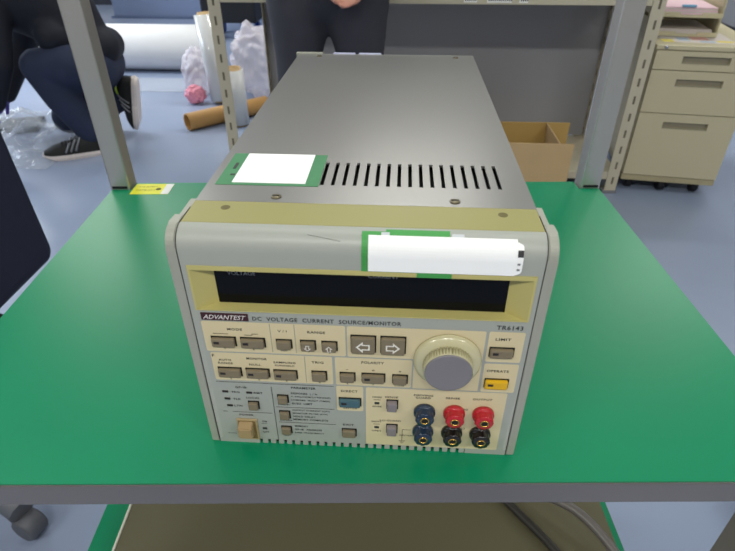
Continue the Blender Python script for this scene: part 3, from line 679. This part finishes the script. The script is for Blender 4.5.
TX = [('DC  VOLTAGE  CURRENT  SOURCE/MONITOR', .0865, .1139, .0885, .0030), ('TR6143', .1938, .1141, .0152, .0033),
      ('MODE', .0303, .1050, .0085, .0016), ('V/I', .0592, .1050, .0052, .0016), ('RANGE', .0800, .1050, .0100, .0016), ('LIMIT', .1912, .1052, .0085, .0016), ('OPERATE', .1913, .0795, .0125, .0016),
      ('MONITOR', .0410, .0815, .0120, .0016), ('AUTO', .0205, .0795, .0075, .0014), ('RANGE', .0205, .0768, .0088, .0014), ('NULL', .0395, .0764, .0070, .0014), ('SAMPLING', .0585, .0792, .0130, .0014), ('RUN/HOLD', .0585, .0766, .0115, .0012), ('TRIG', .0795, .0805, .0070, .0016),
      ('POLARITY', .1140, .0822, .0130, .0017), ('DIRECT', .0990, .0563, .0100, .0016), ('ENTER', .0995, .0403, .0085, .0012), ('EXIT', .0978, .0238, .0070, .0015), ('PARAMETER', .0690, .0572, .0150, .0016),
      ('GP-IB', .0275, .0555, .0070, .0015), ('SRQ', .0235, .0508, .0050, .0014), ('RMT', .0385, .0508, .0055, .0014), ('TLK', .0235, .0443, .0050, .0014), ('LTN', .0235, .0378, .0050, .0014), ('LOCAL', .0345, .0460, .0085, .0014),
      ('POWER', .0280, .0290, .0090, .0015), ('ON', .0397, .0232, .0030, .0014), ('OFF', .0397, .0124, .0040, .0014),
      ('SENSE', .1265, .0525, .0080, .0014), ('LO-GUARD', .1262, .0300, .0130, .0014), ('2WIRE', .1170, .0520, .0058, .0012), ('4WIRE', .1170, .0432, .0058, .0012), ('SHORT', .1168, .0285, .0062, .0012), ('OPEN', .1168, .0192, .0058, .0012),
      ('DRIVING', .1470, .0555, .0115, .0014), ('GUARD', .1470, .0532, .0090, .0014), ('SENSE', .1660, .0540, .0085, .0015), ('OUTPUT', .1850, .0540, .0115, .0015), ('HI', .1752, .0440, .0022, .0014), ('LO', .1752, .0255, .0022, .0014),
      ('300V PEAK', .1375, .0158, .009, .0010), ('F', .0135, .0830, .0014, .0018),
      ('V', .0222, .0893, .0012, .001), ('I', .0402, .0893, .0006, .001), ('SHIFT', .0592, .0893, .004, .001), ('0', .0744, .0893, .0012, .001), ('1', .0875, .0893, .0008, .001),
      ('2', .0222, .0632, .0012, .001), ('3', .0405, .0632, .0012, .001), ('4', .0585, .0632, .0012, .001), ('5', .0800, .0632, .0012, .001), ('6', .0980, .0632, .0012, .001), ('7', .1144, .0632, .0012, .001), ('CLEAR', .1312, .0632, .006, .001),
      ('-', .0980, .0755, .0012, .0003), ('0', .1144, .0757, .0014, .0012), ('+', .1312, .0757, .0014, .0012),
      ('STANDBY', .0550, .0408, .0075, .0010), ('STEP BACK', .0550, .0254, .008, .0010), ('NEXT', .0545, .0098, .0045, .0010)]
for k, s in enumerate(('RESPONSE  L / H', 'V. FAIL/COMPL/TRIP(SKIP)', 'COMPARE  SELECT (TIMER)', 'BUZZ  LIMIT')): TX.append((s, 0, .0520 - k * .0032, 0, .0014))
for k, s in enumerate(('OUTPUT CURRENT (OFF)', 'MONITOR FILTER (OFF)', 'HOLD DELAY', 'MEMORY COMPLETE')): TX.append((s, 0, .0358 - k * .0030, 0, .0014))
for k, s in enumerate(('MEMORY', 'GP-IB  ADDRESS', 'LINE FREQUENCY')): TX.append((s, 0, .0200 - k * .0034, 0, .0014))
WL = {'RESPONSE  L / H': .016, 'V. FAIL/COMPL/TRIP(SKIP)': .0245, 'COMPARE  SELECT (TIMER)': .024, 'BUZZ  LIMIT': .0125, 'OUTPUT CURRENT (OFF)': .0235, 'MONITOR FILTER (OFF)': .022, 'HOLD DELAY': .014, 'MEMORY COMPLETE': .022, 'MEMORY': .0085, 'GP-IB  ADDRESS': .0175, 'LINE FREQUENCY': .019}
for grp, nm in ((TX[:1], 'title_lettering'), (TX[1:2], 'model_lettering'), (TX[2:], 'key_lettering')):
  bm = bmesh.new()
  for (s, x, z, w, h) in grp:
    if w == 0: w = WL[s]; x = .0610 + w / 2
    text_mesh(bm, s, x, z, w * (1 if h > .0025 else 1.08), h * (1 if h > .0025 else 1.22), -.0003, thick=.014 if h > .0025 else (0 if s == 'V/I' else .02), sp=1.5 if s == 'V/I' else 1.12)
  me = bpy.data.meshes.new(nm); bm.to_mesh(me); bm.free(); mkobj(nm, me, MATS['ink_dark'], dev)
# maker's badge
bdg = MB().box((.0112, -.0006, .1118), (.0398, .0, .1172), .0002).build('badge', mat('maroon', (58, 22, 30), .45), dev)
bm = bmesh.new(); text_mesh(bm, 'ADVANTEST', .0255, .1145, .0262, .0033, -.0008, shear=.35, thick=.012)
me = bpy.data.meshes.new('lettering'); bm.to_mesh(me); bm.free(); mkobj('lettering', me, mat('badge_white', (215, 208, 205), .5), bdg)
# small wave marks above the mode keys
b = MB()
rule(.0165, .1012, .0255, .1012, .0004, -.0003); rule(.0360, .1008, .0400, .1008, .0004, -.0003); rule(.0405, .1008, .0405, .1018, .0004, -.0003); rule(.0405, .1018, .0440, .1018, .0004, -.0003)
b.build('printed_mark', MATS['ink_dark'], dev)

# keys
key_m = mat('key_olive_grey', (122, 110, 88), .42, var=.03, scale=60)
kblue = mat('key_blue', (66, 96, 106), .42); kyel = mat('key_yellow', (216, 168, 20), .4); kgrey = mat('switch_grey', (128, 120, 122), .42)
ind_m = mat('indicator_dark', (38, 30, 26), .3)
arrow_m = mat('arrow_white', (226, 222, 212), .5)
def key(xc, zc, w, h, mt, led=False, pro=.0028, nm='key', arrow=None, lab=None):
    z0 = zc + .0001; w -= .0006; h -= .0022
    k = MB().box((xc - w / 2, -pro, z0 - h / 2), (xc + w / 2, .0, z0 + h / 2), .0009).build(nm, mt, dev)
    if lab: k['label'] = lab
    MB().box((xc - w / 2 - .0004, -.0004, z0 - h / 2 - .0003), (xc + w / 2 + .0008, -.0002, z0 + h / 2 + .0007)).build('key_slot', MATS['dark_inside'], k)
    if led: MB().box((xc - w / 2 + .0016, -pro - .0002, z0 - .0004), (xc - w / 2 + .0050, -pro + .0002, z0 + .0014)).build('indicator', ind_m, k)
    if arrow:
        s_, dr = arrow; b_ = MB()
        O = [(-1, 0), (0, 1), (0, .5), (.95, .5), (.95, -.5), (0, -.5), (0, -1)]
        def sc(P, f_): return [(x * f_, y * f_) for x, y in P]
        I = [(-.66, 0), (-.17, .5), (-.17, .3), (.75, .3), (.75, -.3), (-.17, -.3), (-.17, -.5)]
        def rt(p):
            x, y = p
            if dr == 'R': x = -x
            if dr == 'U': x, y = y, -x
            if dr == 'D': x, y = y, x
            return (xc + x * s_, -pro - .0003, z0 - .0004 + y * s_)
        n_ = 7
        for i in range(n_):
            j = (i + 1) % n_; b_.poly([rt(O[i]), rt(O[j]), rt(I[j]), rt(I[i])])
        b_.build('arrow', arrow_m, k)
    return k
for x, z in ((.0222, .0950), (.0403, .0950), (.0224, .0693), (.0404, .0693), (.0583, .0690)): key(x, z, .0150, .0090, key_m, True)
key(.0596, .0948, .0095, .0086, key_m); key(.0744, .0946, .0093, .0092, key_m, arrow=(.0023, 'D')); key(.0875, .0945, .0094, .0091, key_m, arrow=(.0023, 'U'))
key(.1082, .0973, .0150, .0150, key_m, arrow=(.0044, 'L'), lab='large key with left arrow'); key(.1262, .0973, .0150, .0150, key_m, arrow=(.0044, 'R'), lab='large key with right arrow')
key(.0800, .0691, .0095, .0094, key_m); key(.0980, .0692, .0096, .0090, key_m); key(.1144, .0693, .0146, .0090, key_m, True); key(.1312, .0691, .0094, .0090, key_m)
key(.1912, .0950, .0144, .0090, key_m, True); key(.1914, .0690, .0146, .0092, kyel, True, lab='yellow operate key'); key(.0991, .0463, .0144, .0090, kblue, True, lab='blue direct key')
key(.0980, .0160, .0097, .0090, key_m)
for x, z in ((.0546, .0464), (.0546, .0312), (.0545, .0158), (.0342, .0391)): key(x, z, .0070, .0088, key_m)
key(.1269, .0457, .0072, .0100, kgrey, pro=.004, nm='push_switch'); key(.1272, .0220, .0072, .0104, kgrey, pro=.004, nm='push_switch')
for x, z in ((.0165, .0510), (.0325, .0508), (.0170, .0443), (.0178, .0378)):
    MB().box((x - .0020, -.0006, z - .0009), (x + .0020, 0, z + .0009), .0003).build('indicator_lamp', ind_m, dev)
# power switch
pb = mat('power_bezel', (166, 146, 106), .45); pk_ = mat('power_key', (160, 136, 98), .45, var=.06)
ps = MB().box((.0205, -.0014, .0050), (.0348, 0, .0255), .0005).box((.0217, -.0016, .0065), (.0336, -.0012, .0242), 0, None, 1).build('power_switch', [pb, mat('power_recess', (120, 100, 60), .6)], dev)
MB().prism([(-.0005, .0100), (-.0072, .0125), (-.0072, .0218), (-.0005, .0240)], 0, .0222, .0322, bev=.0007).build('rocker', pk_, ps)
# dial
kn = mat('dial_cream', (194, 187, 150), .16, var=.02, coat=.8)
def fl(r, a, k): return r * (1 - (.035 if (k in (0, 1, 2) and math.sin(a * 40) > 0) else 0))
dial = MB().lathe([(.0207, .0005), (.0207, .0015), (.0201, .0030), (.0186, .0042), (.0150, .0050), (.0145, .0050)], T(.1597, 0, .0872) @ RXF, 72).build('dial', kn, dev)
MB().lathe([(.0152, .0050), (.0150, .0098), (.0148, .0108), (.0142, .0114)], T(.1597, 0, .0872) @ RXF, 240, flute=lambda r, a, k: r * (1 - (.07 if (k < 2 and math.sin(a * 48) > 0) else 0))).build('grip', kn, dial)
MB().lathe([(.0143, .0112), (.0143, .0120), (.0137, .0123)], T(.1597, 0, .0872) @ RXF, 64).build('dial_cap', mat('cap_grey', (128, 124, 128), .4, .2), dial)
MB().lathe([(.0012, .0), (.0012, .0006)], T(.1527, -.0038, .1015) @ RXF, 20).build('finger_mark', mat('hole_olive', (0, 0, 0)), dial)
# binding posts
pb_blue = mat('post_blue', (26, 44, 66), .3, coat=.3); pb_red = mat('post_red', (176, 22, 36), .3, coat=.3); pb_blk = mat('post_black', (18, 16, 16), .28, coat=.3)
gold = mat('brass', (200, 160, 84), .25, 1)
for x, mats2 in ((.1484, (pb_blue, pb_blue)), (.1678, (pb_red, pb_blk)), (.1867, (pb_red, pb_blk))):
    for z, mt in zip((.0408, .0218), mats2):
        cname = {pb_blue.name: 'blue binding post', pb_red.name: 'red binding post', pb_blk.name: 'black binding post'}[mt.name]
        M = T(x, 0, z) @ RXF
        p_ = MB().lathe([(.0071, 0), (.0071, .0024), (.0067, .0028), (.0062, .0030), (.0060, .0036), (.0058, .0050), (.0061, .0078), (.0056, .0087), (.0032, .0088), (.0030, .0088), (.0018, .0065)], M, 72,
                        flute=lambda r, a, k: r * (1 - (.07 if (4 <= k <= 7 and math.sin(a * 9) > .3) else 0))).build('binding_post', mt, dev)
        p_['label'] = cname
        MB().lathe([(.0020, .0083), (.0030, .0083), (.0030, .0091), (.0026, .0093), (.0021, .0092), (.0020, .0083)], M, 28, caps=False).lathe([(.0020, .0084), (.0020, .0088)], M, 24, 1).build('socket_ring', [gold, MATS['dark_inside']], p_)
# tape and paper labels
tape = mat('green_tape', (66, 150, 74), .5, var=.08, scale=60, alpha=None)
wl = mat('paper_white', (246, 246, 246), .75, var=.0)
def wrap(z, off):          # follow the rounded top edge of the fascia
    r = .012; s0 = IH - r
    if z <= s0: return (-off, z)
    a = min((z - s0) / r, math.pi / 2 * 1.0); return (r - (r + off) * math.cos(a), s0 + (r + off) * math.sin(a))
def curved(x0, x1, s0, s1, off, name, mt, rad=0, slant=0):
    b_ = MB(); n = 14; prev = None
    for k in range(n + 1):
        s_ = s0 + (s1 - s0) * k / n; y, z = wrap(s_, off); y2, z2 = wrap(s_, off - .00025)
        ins = 0
        dd = min(s_ - s0, s1 - s_)
        if rad and dd < rad: ins = rad - math.sqrt(max(0, rad * rad - (rad - dd) ** 2))
        row = [b_.b.verts.new((x0 + ins + slant * k / n, y, z)), b_.b.verts.new((x1 - ins + slant * k / n, y, z)), b_.b.verts.new((x1 - ins + slant * k / n, y2, z2)), b_.b.verts.new((x0 + ins + slant * k / n, y2, z2))]
        if prev:
            for i in range(4): b_.b.faces.new((prev[i], prev[(i + 1) % 4], row[(i + 1) % 4], row[i]))
        else: b_.b.faces.new(row)
        prev = row
    b_.b.faces.new(prev)
    return b_.build(name, mt, dev)
curved(.1075, .1205, .1497, .1745, .0004, 'tape_strip', tape)
curved(.1205, .1550, .1497, .1760, .0005, 'tape_strip', tape)
curved(.1180, .1225, .1510, .1738, .00065, 'paper_strip', mat('grey_paper', (196, 200, 205), .7))
curved(.1560, .1625, .1510, .1738, .00065, 'paper_strip', MATS['grey_paper'])
curved(.1800, .1940, .1515, .1700, .0009, 'rounded_sticker', wl, .0028)
MB().box((.138, -.0011, .1480), (.157, -.0008, .1512)).build('tape_strip', tape, dev)
pl_ = curved(.1112, .1905, .1512, .1716, .0012, 'paper_label', wl)
b = MB()
for (z0, z1, x0, x1, mi) in ((.1625, .1660, .1908, .1939, 0), (.1580, .1592, .1912, .1928, 1), (.1545, .1557, .1912, .1928, 1)):
    for k in range(4):
        a0 = z0 + (z1 - z0) * k / 4; a1 = z0 + (z1 - z0) * (k + 1) / 4; y0_, q0 = wrap(a0, .00115); y1_, q1 = wrap(a1, .00115)
        b.poly([(x0, y0_, q0), (x1, y0_, q0), (x1, y1_, q1), (x0, y1_, q1)], None, mi)
b.build('label_print', [MATS['ink_dark'], mat('print_grey', (120, 120, 125), .6)], pl_)
# tape and label on the cover
b = MB().box((.0105, .0620, zt), (.0762, .1130, zt + .0003)).build('tape_strip', mat('green_tape_flat', (62, 128, 84), .5, var=.12, scale=60), dev)
l2 = MB().box((.0205, .0650, zt + .0003), (.0675, .1125, zt + .0006)).build('paper_label', wl, dev)
b = MB().box((.0155, .0865, zt + .0003), (.0175, .0960, zt + .0005)).box((.0165, .0760, zt + .0003), (.0195, .0780, zt + .0005)).build('handwriting', MATS['ink_dark'], dev)
# scratches on the fascia top edge
b = MB()
for (x0, s0, x1, s1) in ((.078, .1712, .096, .1680), (.107, .1716, .1085, .1730)):
    y0_, q0 = wrap(s0, .0001); y1_, q1 = wrap(s1, .0001)
    b.tube([(x0, y0_, q0), ((x0 + x1) / 2, (y0_ + y1_) / 2 - .0001, (q0 + q1) / 2 + .0001), (x1, y1_, q1)], .00012, 5)
b.build('scratch', mat('scratch_dark', (96, 94, 88), .7), dev)
# gap lines between fascia and side panels
for x in (e - .0004, IW - e): 
    P = [(y - .0003, z + .0002) for y, z in prof()]
    MB().prism([(-.0001, .0)] + P + [(.03, IH + .0001), (.03, 0)], 0, x, x + .0004).build('panel_gap', MATS['dark_inside'], dev)
